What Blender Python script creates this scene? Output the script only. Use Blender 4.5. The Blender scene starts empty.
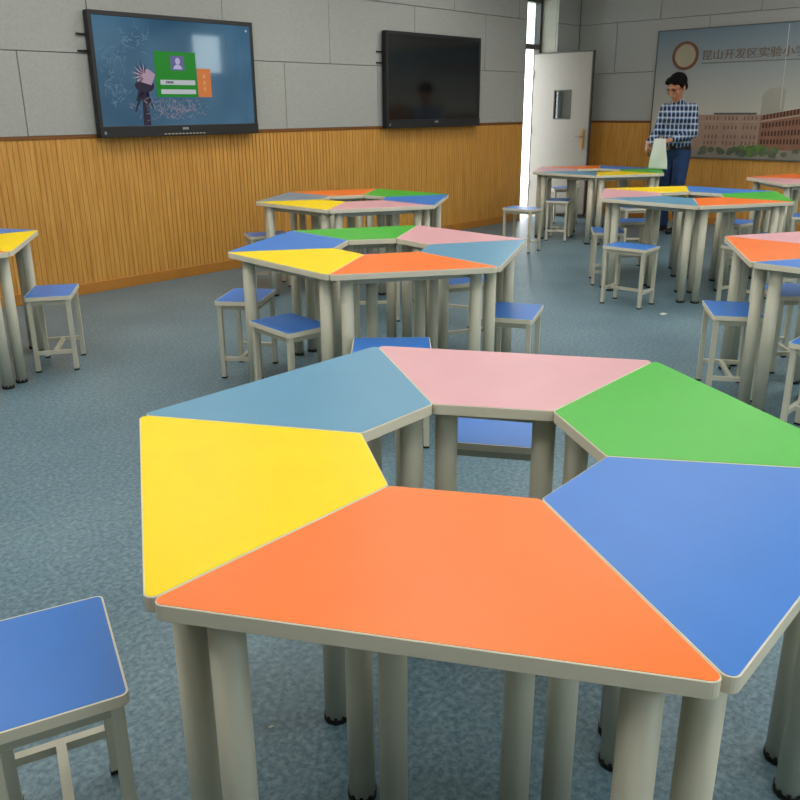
import bpy, bmesh, math, random
from mathutils import Vector, Matrix
PI = math.pi
random.seed(7)
sc = bpy.context.scene
COL = sc.collection

# ------------------------------------------------------------------ frame
UX, UY = 0.6962, 0.7179          # direction of the screen wall in survey coordinates
B0 = 8.8424                      # the wall passes through (0, B0)
ROT = -math.atan2(UY, UX)


def W(x, y, z=0.0):
    """survey coordinates -> room coordinates (screen wall on Y=0, room at Y<0)"""
    yy = y - B0
    return Vector((x * UX + yy * UY, -(x * UY - yy * UX), z))


def WD(v):
    return Vector((v[0] * UX + v[1] * UY, -(v[0] * UY - v[1] * UX), v[2]))


# ------------------------------------------------------------------ materials
def lin(c):
    return tuple(((v / 255) / 12.92 if v / 255 <= .04045 else ((v / 255 + .055) / 1.055) ** 2.4) for v in c)


def mat(name, rgb, rough=.5, metal=0, noise=0, nscale=30, bump=0, bscale=200, spec=.5, emit=0, coat=0):
    m = bpy.data.materials.new(name)
    m.use_nodes = True
    nt = m.node_tree
    b = nt.nodes['Principled BSDF']
    c = (*lin(rgb), 1)
    b.inputs['Base Color'].default_value = c
    b.inputs['Roughness'].default_value = rough
    b.inputs['Metallic'].default_value = metal
    b.inputs['Specular IOR Level'].default_value = spec
    b.inputs['Coat Weight'].default_value = coat
    tc = nt.nodes.new('ShaderNodeTexCoord')
    if noise:
        n = nt.nodes.new('ShaderNodeTexNoise')
        n.inputs['Scale'].default_value = nscale
        n.inputs['Detail'].default_value = 5
        nt.links.new(tc.outputs['Object'], n.inputs['Vector'])
        r = nt.nodes.new('ShaderNodeValToRGB')
        r.color_ramp.elements[0].position = .3
        r.color_ramp.elements[1].position = .7
        r.color_ramp.elements[0].color = tuple(v * (1 - noise) for v in c[:3]) + (1,)
        r.color_ramp.elements[1].color = tuple(min(1, v * (1 + noise)) for v in c[:3]) + (1,)
        nt.links.new(n.outputs['Fac'], r.inputs['Fac'])
        nt.links.new(r.outputs['Color'], b.inputs['Base Color'])
    if bump:
        n2 = nt.nodes.new('ShaderNodeTexNoise')
        n2.inputs['Scale'].default_value = bscale
        nt.links.new(tc.outputs['Object'], n2.inputs['Vector'])
        bp = nt.nodes.new('ShaderNodeBump')
        bp.inputs['Strength'].default_value = bump
        bp.inputs['Distance'].default_value = .002
        nt.links.new(n2.outputs['Fac'], bp.inputs['Height'])
        nt.links.new(bp.outputs['Normal'], b.inputs['Normal'])
    if emit:
        b.inputs['Emission Color'].default_value = c
        b.inputs['Emission Strength'].default_value = emit
    return m


M = {}
TOPR = .36
M['orange'] = mat('orange_laminate', (252, 121, 34), TOPR, noise=.03, nscale=9, bump=.12, bscale=500)
M['yellow'] = mat('yellow_laminate', (254, 220, 0), TOPR, spec=.25, noise=.03, nscale=9, bump=.12, bscale=500)
M['green'] = mat('green_laminate', (66, 182, 50), TOPR, noise=.03, nscale=9, bump=.12, bscale=500)
M['blue'] = mat('blue_laminate', (58, 124, 210), TOPR, noise=.03, nscale=9, bump=.12, bscale=500)
M['steel blue'] = mat('steel_blue_laminate', (94, 151, 184), TOPR, noise=.03, nscale=9, bump=.12, bscale=500)
M['pink'] = mat('pink_laminate', (222, 166, 174), TOPR, noise=.03, nscale=9, bump=.12, bscale=500)
M['grey blue'] = mat('grey_blue_laminate', (122, 146, 166), TOPR, noise=.03, nscale=9, bump=.12, bscale=500)
M['seat'] = mat('seat_blue_laminate', (60, 126, 214), .34, noise=.03, nscale=12, bump=.12, bscale=500)
M['edge'] = mat('beige_edge_band', (228, 220, 199), .5)
M['leg'] = mat('light_grey_paint', (206, 203, 185), .4, bump=.1, bscale=700)
M['frame'] = mat('grey_frame_paint', (176, 175, 158), .45)
M['cap'] = mat('black_rubber', (14, 14, 14), .6)
M['black'] = mat('black_plastic', (16, 17, 19), .38)
M['bezel'] = mat('charcoal_bezel', (34, 36, 39), .42)
M['panel'] = mat('grey_acoustic_panel', (170, 172, 168), .9, noise=.06, nscale=55, bump=.6, bscale=160)
M['gap'] = mat('panel_joint', (128, 130, 127), .9)
M['railtrim'] = mat('brown_rail_trim', (126, 76, 28), .5, noise=.1, nscale=8)
M['basetrim'] = mat('honey_base_trim', (190, 128, 52), .4, noise=.08, nscale=8)
M['white'] = mat('white_paint', (214, 212, 202), .6)
M['plaster'] = mat('beige_plaster', (166, 162, 150), .8, noise=.04, nscale=20)
M['ceil'] = mat('ceiling_tile', (186, 186, 180), .9, noise=.04, nscale=60)
M['door'] = mat('grey_door_paint', (142, 139, 130), .45, noise=.02, nscale=14)
M['doorframe'] = mat('dark_door_frame', (66, 66, 62), .5)
M['brass'] = mat('brass_plate', (176, 140, 92), .35, metal=.5)
M['chrome'] = mat('chrome', (190, 190, 190), .25, metal=1)
M['tile'] = mat('corridor_tile', (196, 190, 180), .35, noise=.05, nscale=5)
M['led'] = mat('lamp_diffuser', (255, 252, 244), .6, emit=6.9)
M['alu'] = mat('aluminium', (170, 172, 174), .4, metal=.6)


def wood_mat():
    m = mat('slatted_honey_wood', (204, 138, 54), .5)
    nt = m.node_tree
    b = nt.nodes['Principled BSDF']
    tc = nt.nodes.new('ShaderNodeTexCoord')
    mp = nt.nodes.new('ShaderNodeMapping')
    mp.inputs['Scale'].default_value = (24, 24, 1.3)
    n = nt.nodes.new('ShaderNodeTexNoise')
    n.inputs['Scale'].default_value = 2.2
    n.inputs['Detail'].default_value = 8
    n.inputs['Distortion'].default_value = .4
    r = nt.nodes.new('ShaderNodeValToRGB')
    r.color_ramp.elements[0].position = .25
    r.color_ramp.elements[1].position = .75
    r.color_ramp.elements[0].color = (*lin((190, 132, 54)), 1)
    r.color_ramp.elements[1].color = (*lin((222, 168, 84)), 1)
    nt.links.new(tc.outputs['Object'], mp.inputs['Vector'])
    nt.links.new(mp.outputs['Vector'], n.inputs['Vector'])
    nt.links.new(n.outputs['Fac'], r.inputs['Fac'])
    nt.links.new(r.outputs['Color'], b.inputs['Base Color'])
    return m


M['wood'] = wood_mat()


def floor_mat():
    m = mat('mottled_blue_vinyl', (96, 122, 146), .4)
    nt = m.node_tree
    b = nt.nodes['Principled BSDF']
    tc = nt.nodes.new('ShaderNodeTexCoord')
    n = nt.nodes.new('ShaderNodeTexNoise')
    n.inputs['Scale'].default_value = 62
    n.inputs['Detail'].default_value = 7
    n.inputs['Roughness'].default_value = .65
    n2 = nt.nodes.new('ShaderNodeTexNoise')
    n2.inputs['Scale'].default_value = 1.6
    n2.inputs['Detail'].default_value = 3
    mx = nt.nodes.new('ShaderNodeMath')
    mx.operation = 'MULTIPLY_ADD'
    mx.inputs[1].default_value = .25
    r = nt.nodes.new('ShaderNodeValToRGB')
    e = r.color_ramp.elements
    e[0].position = .42
    e[0].color = (*lin((68, 96, 111)), 1)
    e[1].position = .82
    e[1].color = (*lin((132, 158, 169)), 1)
    k = e.new(.60)
    k.color = (*lin((95, 123, 137)), 1)
    for q in (n, n2):
        nt.links.new(tc.outputs['Object'], q.inputs['Vector'])
    nt.links.new(n2.outputs['Fac'], mx.inputs[0])
    nt.links.new(n.outputs['Fac'], mx.inputs[2])
    nt.links.new(mx.outputs[0], r.inputs['Fac'])
    nt.links.new(r.outputs['Color'], b.inputs['Base Color'])
    bp = nt.nodes.new('ShaderNodeBump')
    bp.inputs['Strength'].default_value = .25
    bp.inputs['Distance'].default_value = .001
    nt.links.new(n.outputs['Fac'], bp.inputs['Height'])
    nt.links.new(bp.outputs['Normal'], b.inputs['Normal'])
    return m


M['floor'] = floor_mat()


def glass_mat(name, tint=(225, 232, 232)):
    m = bpy.data.materials.new(name)
    m.use_nodes = True
    nt = m.node_tree
    nt.nodes.clear()
    o = nt.nodes.new('ShaderNodeOutputMaterial')
    t = nt.nodes.new('ShaderNodeBsdfTransparent')
    t.inputs['Color'].default_value = (*lin(tint), 1)
    g = nt.nodes.new('ShaderNodeBsdfGlossy')
    g.inputs['Roughness'].default_value = .03
    x = nt.nodes.new('ShaderNodeMixShader')
    x.inputs[0].default_value = .07
    nt.links.new(t.outputs[0], x.inputs[1])
    nt.links.new(g.outputs[0], x.inputs[2])
    nt.links.new(x.outputs[0], o.inputs['Surface'])
    return m


M['glass'] = glass_mat('clear_glass')


# ------------------------------------------------------------------ helpers
def finish(o, bevel=0, smooth=False):
    if bevel:
        b = o.modifiers.new('bevel', 'BEVEL')
        b.width = bevel
        b.segments = 2
        b.limit_method = 'ANGLE'
        b.angle_limit = math.radians(40)
    if smooth:
        for p in o.data.polygons:
            p.use_smooth = True
    return o


def obj(name, bm, m, parent=None, bevel=0, smooth=False, label=None):
    bmesh.ops.recalc_face_normals(bm, faces=bm.faces)
    me = bpy.data.meshes.new(name)
    bm.to_mesh(me)
    bm.free()
    for q in (m if isinstance(m, (list, tuple)) else [m]):
        me.materials.append(q)
    o = bpy.data.objects.new(name, me)
    COL.objects.link(o)
    if parent is not None:
        o.parent = parent
    if label:
        o['label'] = label
    return finish(o, bevel, smooth)


def thing(name, label, cat, loc=(0, 0, 0), rz=0, group=None):
    o = bpy.data.objects.new(name, None)
    o.empty_display_size = .1
    COL.objects.link(o)
    o.location = loc
    o.rotation_euler = (0, 0, rz)
    o['label'] = label
    o['category'] = cat
    if group:
        o['group'] = group
    return o


def tag(o, label, cat, group=None):
    o['label'] = label
    o['category'] = cat
    if group:
        o['group'] = group
    return o


def struct(name, bm, m, bevel=0, parent=None):
    o = obj(name, bm, m, parent, bevel)
    if parent is None:
        o['kind'] = 'structure'
    return o


def box(bm, x0, x1, y0, y1, z0, z1, mi=0):
    v = [bm.verts.new(p) for p in ((x0, y0, z0), (x1, y0, z0), (x1, y1, z0), (x0, y1, z0),
                                   (x0, y0, z1), (x1, y0, z1), (x1, y1, z1), (x0, y1, z1))]
    for f in ((3, 2, 1, 0), (4, 5, 6, 7), (0, 1, 5, 4), (1, 2, 6, 5), (2, 3, 7, 6), (3, 0, 4, 7)):
        bm.faces.new([v[i] for i in f]).material_index = mi
    return bm


def bar(bm, a, b, w, h):
    """box beam from a to b (horizontal), w wide, h tall, centred"""
    a, b = Vector(a), Vector(b)
    d = (b - a).normalized()
    s = Vector((-d.y, d.x, 0)).normalized() * w / 2
    u = Vector((0, 0, h / 2))
    vs = []
    for p in (a, b):
        for q in (s - u, -s - u, -s + u, s + u):
            vs.append(bm.verts.new(p + q))
    for f in ((3, 2, 1, 0), (4, 5, 6, 7), (0, 1, 5, 4), (1, 2, 6, 5), (2, 3, 7, 6), (3, 0, 4, 7)):
        bm.faces.new([vs[i] for i in f])
    return bm


def cyl(bm, x, y, z0, z1, r0, r1=None, n=24):
    r1 = r0 if r1 is None else r1
    a = [bm.verts.new((x + r0 * math.cos(2 * PI * i / n), y + r0 * math.sin(2 * PI * i / n), z0)) for i in range(n)]
    b = [bm.verts.new((x + r1 * math.cos(2 * PI * i / n), y + r1 * math.sin(2 * PI * i / n), z1)) for i in range(n)]
    for i in range(n):
        f = bm.faces.new((a[i], a[(i + 1) % n], b[(i + 1) % n], b[i]))
        f.smooth = True
    bm.faces.new(a[::-1])
    bm.faces.new(b)
    return bm


def rounded(poly, r, seg=5, inset=0.0):
    """round and inset a counter-clockwise polygon"""
    n = len(poly)
    P = [Vector((p[0], p[1])) for p in poly]
    ar = sum(P[i].x * P[(i + 1) % n].y - P[(i + 1) % n].x * P[i].y for i in range(n))
    if ar < 0:
        P = P[::-1]
    Q = []
    for i in range(n):
        a, b, c = P[i - 1], P[i], P[(i + 1) % n]
        d1, d2 = (b - a).normalized(), (c - b).normalized()
        n1, n2 = Vector((-d1.y, d1.x)), Vector((-d2.y, d2.x))
        k = inset / (1 + n1.dot(n2))
        Q.append(b + (n1 + n2) * k)
    out = []
    for i in range(n):
        a, b, c = Q[i - 1], Q[i], Q[(i + 1) % n]
        d1, d2 = (a - b).normalized(), (c - b).normalized()
        half = math.acos(max(-1, min(1, d1.dot(d2)))) / 2
        t = r / math.tan(half)
        bis = (d1 + d2).normalized()
        cen = b + bis * (r / math.sin(half))
        p1, p2 = b + d1 * t, b + d2 * t
        a1 = math.atan2(p1.y - cen.y, p1.x - cen.x)
        a2 = math.atan2(p2.y - cen.y, p2.x - cen.x)
        da = (a2 - a1 + PI) % (2 * PI) - PI
        for k in range(seg + 1):
            an = a1 + da * k / seg
            out.append((cen.x + r * math.cos(an), cen.y + r * math.sin(an)))
    return out


def prism(bm, pts, z0, z1, mi=0):
    a = [bm.verts.new((p[0], p[1], z0)) for p in pts]
    b = [bm.verts.new((p[0], p[1], z1)) for p in pts]
    n = len(pts)
    for i in range(n):
        bm.faces.new((a[i], a[(i + 1) % n], b[(i + 1) % n], b[i])).material_index = mi
    bm.faces.new(a[::-1]).material_index = mi
    bm.faces.new(b).material_index = mi
    return bm


# ------------------------------------------------------------------ camera
f_px, cx, cy, hcam, pitch, roll = 800.55, 393.65, 368.42, 1.3882, .31378, -.008217
fw = Vector((0, math.cos(pitch), -math.sin(pitch)))
up = Vector((0, math.sin(pitch), math.cos(pitch)))
rt = Vector((1, 0, 0))
R_ = rt * math.cos(roll) + up * math.sin(roll)
U_ = -rt * math.sin(roll) + up * math.cos(roll)
cam = bpy.data.cameras.new('camera')
co = bpy.data.objects.new('camera', cam)
COL.objects.link(co)
Xa, Ya, Za = WD(R_), WD(U_), WD(-fw)
mw = Matrix((Xa, Ya, Za)).transposed().to_4x4()
mw.translation = W(0, 0, hcam)
co.matrix_world = mw
cam.sensor_width = 36
cam.sensor_fit = 'HORIZONTAL'
cam.lens = 36 * f_px / 800
cam.shift_x = (400 - cx) / 800
cam.shift_y = (cy - 400) / 800
cam.clip_start = .05
sc.camera = co

# ------------------------------------------------------------------ room shell
X0, X1, Y0, Y1, ZC = -8.6, 3.53, -7.6, 0.0, 3.05
D0, D1, DH = 2.33, 3.02, 2.70      # doorway in the screen wall
WT = .30                           # wall thickness
RAIL = 1.2

bm = bmesh.new()
box(bm, X0 - .2, X1 + .2, Y0 - .2, Y1 + .02, -.12, 0)
struct('floor', bm, M['floor'])
bm = bmesh.new()
box(bm, X0 - .2, X1 + .2, Y0 - .2, Y1 + .3, ZC, ZC + .12)
struct('ceiling', bm, M['ceil'])

# cores of the walls
bm = bmesh.new()
T = .035                            # thickness of the acoustic panels
box(bm, X0 - .2, D0, 0, WT, 0, ZC)
box(bm, D1, X1 + .2, 0, WT, 0, ZC)
box(bm, D0, D1, 0, WT, DH, ZC)
struct('wall_front', bm, M['plaster'])
bm = bmesh.new()
box(bm, X1 + .036, X1 + .2, Y0, 0, 0, ZC)
struct('wall_right', bm, M['gap'])
bm = bmesh.new()
box(bm, X0 - .2, X0, Y0, 0, 0, ZC)
struct('wall_left', bm, M['plaster'])


def panels(bm, axis, a0, a1, z_rows, seams, face, back, skip=()):
    g = .0025
    for (z0, z1), sm in zip(z_rows, seams):
        cuts = [a0] + [s for s in sm if a0 + .02 < s < a1 - .02] + [a1]
        for i in range(len(cuts) - 1):
            p, q = cuts[i] + g, cuts[i + 1] - g
            if axis == 'x':
                box(bm, p, q, min(face, back), max(face, back), z0 + g, z1 - g)
            else:
                box(bm, min(face, back), max(face, back), p, q, z0 + g, z1 - g)


def slats(bm, axis, a0, a1, face, back, z0, z1, pitch=.040, gw=.010, gd=.005):
    """continuous board with vertical grooves; face is the room side"""
    s = 1 if back > face else -1
    prof = [(a0, face)]
    n = int((a1 - a0) / pitch)
    for i in range(1, n):
        c = a0 + i * pitch
        prof += [(c - gw / 2, face), (c - gw / 2 + .001, face + s * gd), (c + gw / 2 - .001, face + s * gd), (c + gw / 2, face)]
    prof += [(a1, face), (a1, back), (a0, back)]
    if axis == 'x':
        prism(bm, prof, z0, z1)
    else:
        prism(bm, [(q, p) for p, q in prof], z0, z1)


rowz = [(1.215, 1.80), (1.80, 2.40), (2.40, ZC)]
# Front wall cladding stands T in front of the wall core (towards the room, -Y)
sx = [[-6.23 + 1.2 * i for i in range(9)], [-6.87 + 1.2 * i for i in range(9)], [-6.23 + 1.2 * i for i in range(9)]]
bm = bmesh.new()
panels(bm, 'x', X0, D0, rowz, sx, -.0, .03)
for f in bm.verts:
    f.co.y -= .03
bm2 = bmesh.new()
pf = obj('trim_1', bm, M['panel'], bevel=.003)
pf['kind'] = 'structure'
bm2.free()
bm = bmesh.new()
box(bm, X0, D0, -.012, -.001, 1.2, ZC)
q = obj('trim_2', bm, M['gap'])
q['kind'] = 'structure'
bm = bmesh.new()
panels(bm, 'x', D1, X1, rowz, [[], [], []], -.03, -.001)
q = obj('trim_3', bm, M['panel'], bevel=.003)
q['kind'] = 'structure'
bm = bmesh.new()
slats(bm, 'x', X0, D0, -.03, -.001, .085, 1.19)
q = obj('trim_4', bm, M['wood'])
q['kind'] = 'structure'
bm = bmesh.new()
slats(bm, 'x', D1, X1, -.03, -.001, .085, 1.19)
q = obj('trim_5', bm, M['wood'])
q['kind'] = 'structure'
bm = bmesh.new()
box(bm, X0, D0 + .004, -.036, 0, 1.19, 1.215)
box(bm, D1 - .004, X1, -.036, 0, 1.19, 1.215)
q = obj('trim_6', bm, M['railtrim'], bevel=.002)
q['kind'] = 'structure'
bm = bmesh.new()
box(bm, X0, D0 + .002, -.046, 0, 0, .085)
box(bm, D1 - .002, X1, -.046, 0, 0, .085)
q = obj('baseboard_front', bm, M['basetrim'], bevel=.003)
q['kind'] = 'structure'
bm = bmesh.new()
box(bm, D0 - .001, D0 + .004, -.034, -.0005, .085, ZC)
q = obj('trim_7', bm, M['railtrim'])
q['kind'] = 'structure'

# Right wall (mural wall) cladding, room side face at X1
ty = [[-1.15 - 1.2 * i for i in range(6)][::-1], [-.575 - 1.2 * i for i in range(6)][::-1], [-1.15 - 1.2 * i for i in range(6)][::-1]]
bm = bmesh.new()
panels(bm, 'y', Y0, -.035, rowz, ty, X1, X1 + .03)
q = obj('trim_8', bm, M['panel'], bevel=.003)
q['kind'] = 'structure'
bm = bmesh.new()
slats(bm, 'y', Y0, -.035, X1, X1 + .033, .085, 1.19)
q = obj('trim_9', bm, M['wood'])
q['kind'] = 'structure'
bm = bmesh.new()
box(bm, X1 - .006, X1 + .035, Y0, -.037, 1.19, 1.215)
q = obj('trim_10', bm, M['railtrim'], bevel=.002)
q['kind'] = 'structure'
bm = bmesh.new()
box(bm, X1 - .016, X1 + .035, Y0, -.047, 0, .085)
q = obj('baseboard_right', bm, M['basetrim'], bevel=.003)
q['kind'] = 'structure'

# Back wall with windows
wins = [(2.42, 3.12, 2.02, 2.74), (3.22, 3.34, 2.02, 2.74), (-3.2, -1.6, .95, 2.3), (-6.0, -4.4, .95, 2.3)]
bm = bmesh.new()
wx = sorted(wins)
edges = [X0 - .2]
for w in wx:
    box(bm, edges[-1], w[0], Y0 - .2, Y0, 0, ZC)
    box(bm, w[0], w[1], Y0 - .2, Y0, 0, w[2])
    box(bm, w[0], w[1], Y0 - .2, Y0, w[3], ZC)
    edges.append(w[1])
box(bm, edges[-1], X1 + .2, Y0 - .2, Y0, 0, ZC)
struct('wall_back', bm, M['plaster'])
for i, w in enumerate(wx):
    bm = bmesh.new()
    t = .035
    ww = thing('window_%d' % (i + 1), '', '', ((w[0] + w[1]) / 2, Y0 - .1, w[2]))
    del ww['label'], ww['category']
    ww['kind'] = 'structure'
    h, a = w[3] - w[2], (w[1] - w[0]) / 2
    box(bm, -a, -a + t, -.03, .03, 0, h)
    box(bm, a - t, a, -.03, .03, 0, h)
    box(bm, -a + t, a - t, -.03, .03, 0, t)
    box(bm, -a + t, a - t, -.03, .03, h - t, h)
    if a > .5:
        box(bm, -.02, .02, -.03, .03, t, h - t)
    obj('window_frame', bm, M['alu'], ww)
    bm = bmesh.new()
    box(bm, -a + t, a - t, -.003, .003, t, h - t)
    obj('pane', bm, M['glass'], ww)

# corridor slab beyond the doorway
bm = bmesh.new()
box(bm, D0 - 2.2, X1 + 2.5, .021, 2.6, -.12, -.005)
struct('corridor_floor', bm, M['tile'])

# Door: frame, transom, open leaf
dr = bpy.data.objects.new('door_1', None)
COL.objects.link(dr)
dr.location = (D1, WT - .03, 0)
dr['kind'] = 'structure'
bm = bmesh.new()
wdt = D1 - D0
box(bm, -.045, 0, -.06, .03, 0, DH)
box(bm, -wdt, -wdt + .03, -.02, .03, 0, DH)
box(bm, -wdt + .03, -.045, -.06, .03, 2.1, 2.16)
box(bm, -wdt + .03, -.045, -.06, .03, DH - .05, DH)
obj('door_frame', bm, M['doorframe'], dr, bevel=.002)
bm = bmesh.new()
box(bm, -wdt + .03, -.045, -.003, .003, 2.16, DH - .05)
obj('transom_pane', bm, M['glass'], dr)
# leaf stands open at a right angle, along -Y from the hinge
LX = -.035
leaf = bmesh.new()
y0l, y1l, zl, zh = -.855, -.0, .06, 2.04
wy0, wy1, wz0, wz1 = -.585, -.325, 1.24, 1.60
for (a, b, c, d) in ((y0l, wy0, zl, zh), (wy1, y1l, zl, zh), (wy0, wy1, zl, wz0), (wy0, wy1, wz1, zh)):
    box(leaf, LX - .02, LX + .02, a, b, c, d)
bmesh.ops.remove_doubles(leaf, verts=leaf.verts, dist=.0001)
lf = obj('door_leaf', leaf, M['door'], dr)
bm = bmesh.new()
box(bm, LX - .022, LX + .026, y0l - .014, y0l, zl, zh + .014)
box(bm, LX - .022, LX + .026, y0l, y1l, zh, zh + .014)
box(bm, LX - .022, LX + .026, y0l, y1l, zl - .02, zl)
obj('leaf_edge', bm, M['doorframe'], lf, label='dark edge strip round the leaf')
bm = bmesh.new()
for (a, b, c, d) in ((wy0, wy0 + .012, wz0, wz1), (wy1 - .012, wy1, wz0, wz1), (wy0 + .012, wy1 - .012, wz0, wz0 + .012), (wy0 + .012, wy1 - .012, wz1 - .012, wz1)):
    box(bm, LX - .024, LX + .024, a, b, c, d)
obj('window_surround', bm, M['doorframe'], lf)
bm = bmesh.new()
box(bm, LX - .003, LX + .003, wy0 + .012, wy1 - .012, wz0 + .012, wz1 - .012)
obj('pane', bm, M['glass'], lf)
bm = bmesh.new()
box(bm, LX - .032, LX - .0205, -.80, -.755, .88, 1.12)
hp = obj('handle_plate', bm, M['brass'], lf, bevel=.002, label='brass-coloured lock plate')
bm = bmesh.new()
box(bm, LX - .055, LX - .032, -.785, -.77, 1.02, 1.035)
box(bm, LX - .068, LX - .055, -.785, -.66, 1.018, 1.037)
obj('door_handle', bm, M['chrome'], hp, bevel=.003)
for z in (.35, 1.75, 1.05):
    bm = bmesh.new()
    cyl(bm, LX - .03, .006, z, z + .1, .008, n=12)
    obj('hinge', bm, M['chrome'], lf)

# Ceiling lamps
for x, y in [(x, y) for x in (-7.6, -5.6, -3.6, -1.6, .4) for y in (-1.5, -3.8, -6.3) if (x, y) != (-7.6, -6.3)] + [(2.3, -4.1), (2.3, -6.3)]:
    if True:
        t = thing('ceiling_light', 'flat square ceiling panel lamp with a white diffuser', 'ceiling light', (x, y, ZC - .012), 0, 'ceiling panel lamps')
        bm = bmesh.new()
        a = .5
        for (p, q, r, s) in ((-a, a, -a, -a + .02), (-a, a, a - .02, a), (-a, -a + .02, -a + .02, a - .02), (a - .02, a, -a + .02, a - .02)):
            box(bm, p, q, r, s, -.012, .012)
        obj('frame', bm, M['alu'], t)
        bm = bmesh.new()
        box(bm, -a + .02, a - .02, -a + .02, a - .02, -.004, .008)
        obj('diffuser', bm, M['led'], t)

# ------------------------------------------------------------------ desks
TH, SL, SS = .72, .777, .264       # table height, long side, short side of a trapezoid desk
RL = .0282
LEGS = [(.615, .297), (.615, -.297), (.300, .120), (.300, -.120)]


def leg_mesh():
    bm = bmesh.new()
    cyl(bm, 0, 0, .012, TH - .027, RL, n=28)
    me = bpy.data.meshes.new('leg')
    bm.to_mesh(me)
    bm.free()
    me.materials.append(M['leg'])
    return me


def cap_mesh():
    bm = bmesh.new()
    cyl(bm, 0, 0, 0, .0125, RL + .0015, n=28)
    for k in range(10):
        a = 2 * PI * k / 10
        r = RL + .0008
        d = Vector((math.cos(a), math.sin(a), 0))
        s = Vector((-d.y, d.x, 0)) * .0045
        p = d * r
        vs = [bm.verts.new(v) for v in (p - s, p + s, p + s * .8 + Vector((0, 0, .02)), p - s * .8 + Vector((0, 0, .02)))]
        w2 = [bm.verts.new(v.co + d * .0012) for v in vs]
        bm.faces.new(vs)
        bm.faces.new(w2[::-1])
        for i in range(4):
            bm.faces.new((vs[i], w2[i], w2[(i + 1) % 4], vs[(i + 1) % 4]))
    bmesh.ops.recalc_face_normals(bm, faces=bm.faces)
    me = bpy.data.meshes.new('foot_cap')
    bm.to_mesh(me)
    bm.free()
    me.materials.append(M['cap'])
    return me


LEGM, CAPM = leg_mesh(), cap_mesh()


def frame_mesh():
    bm = bmesh.new()
    z = TH - .027 - .018
    p = LEGS
    o = .0
    p = [(x - (.022 if i < 2 else -.010), y) for i, (x, y) in enumerate(p)]
    for a, b in ((0, 1), (1, 3), (3, 2), (2, 0)):
        A, Bv = Vector((*p[a], z)), Vector((*p[b], z))
        d = (Bv - A).normalized() * (RL - .003)
        bar(bm, A + d, Bv - d, .022, .036)
    bmesh.ops.recalc_face_normals(bm, faces=bm.faces)
    me = bpy.data.meshes.new('frame')
    bm.to_mesh(me)
    bm.free()
    me.materials.append(M['frame'])
    return me


FRAMEM = frame_mesh()


def link(name, me, parent, loc=(0, 0, 0)):
    o = bpy.data.objects.new(name, me)
    COL.objects.link(o)
    o.parent = parent
    o.location = loc
    return o


def desk(center, mid, poly, color, label, group):
    """center: survey xy of the hexagon, mid: survey angle of the desk, poly: survey xy corners (outer a, outer b, inner b, inner a)"""
    root = thing('trapezoid_desk', label, 'desk', W(*center), mid + ROT, group)
    ca, sa = math.cos(-mid), math.sin(-mid)
    loc = []
    for p in poly:
        dx, dy = p[0] - center[0], p[1] - center[1]
        loc.append((dx * ca - dy * sa, dx * sa + dy * ca))
    outer = rounded(loc, .015, 6, .0006)
    bm = bmesh.new()
    prism(bm, outer, TH - .027, TH - .0008)
    top = obj('tabletop', bm, M['edge'], root, bevel=.0015)
    bm = bmesh.new()
    prism(bm, rounded(loc, .012, 6, .0032), TH - .003, TH)
    obj('laminate', bm, M[color], top, label='%s laminate surface' % color)
    link('frame', FRAMEM, root)
    for (x, y) in LEGS:
        l = link('leg', LEGM, root, (x, y, 0))
        link('foot_cap', CAPM, l)
    return root


def hexagon(c, deg, colors, labels, group, outer=None, inner=None, wgt=1.0, ext=.012):
    th = math.radians(deg)

    def vert(j, R, table):
        r, a = R, 60.0 * j
        if table and table[j]:
            rr, aa = table[j]
            da = (aa - a + 180) % 360 - 180
            r, a = r + (rr - r) * wgt, a + da * wgt
        if R == SL:
            r += ext
        an = th - math.radians(a)
        return (c[0] + r * math.cos(an), c[1] + r * math.sin(an))
    for j, col in enumerate(colors):
        if not col:
            continue
        k = (j + 1) % 6
        poly = [vert(j, SL, outer), vert(k, SL, outer), vert(k, SS, inner), vert(j, SS, inner)]
        desk(c, th - math.radians(60 * (j + .5)), poly, col, labels[j], group)


hexagon((.179, 1.543), 226.70, ['yellow', 'steel blue', 'pink', 'green', 'blue', 'orange'],
        ['yellow-topped trapezoid desk at the left of the large nearest ring, beside the nearest stool',
         'steel blue trapezoid desk at the back left of the large nearest ring of desks',
         'pink-topped trapezoid desk at the back of the large nearest ring of desks',
         'green-topped trapezoid desk at the back right of the large nearest ring of desks',
         'bright blue trapezoid desk at the right front of the large nearest ring',
         'orange-topped trapezoid desk at the very front, its long edge and legs nearest the viewer'],
        'desks of the nearest ring',
        [(.776, .7), (.790, 60.3), (.774, 119.6), (.788, 180.4), (.792, 238.0), (.774, 299.4)],
        [(.267, 1.8), (.257, 61.3), (.255, 117.0), (.266, 181.9), (.256, 241.7), (.260, 297.8)], 1.0, .001)
hexagon((-.056, 4.105), 253.49, ['yellow', 'blue', 'green', 'pink', 'steel blue', 'orange'],
        ['yellow-topped trapezoid desk at the front left of the middle ring, directly behind the nearest ring',
         'bright blue trapezoid desk at the left of the middle ring, behind its yellow desk',
         'green-topped trapezoid desk at the back of the middle ring, left of its pink one',
         'pink-topped trapezoid desk at the back right of the middle ring, next to its green desk',
         'steel blue trapezoid desk at the right end of the middle ring of desks',
         'orange-topped trapezoid desk at the front of the middle ring, a blue stool before it'],
        'desks of the middle ring',
        [(.774, -.3), (.775, 61.7), (.767, 120.3), (.766, 179.2), (.781, 241.2), (.793, 302.3)],
        [(.268, 1.3), (.252, 58.6), (.264, 119.8), (.245, 181.5), (.245, 247), (.266, 298.9)])
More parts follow.
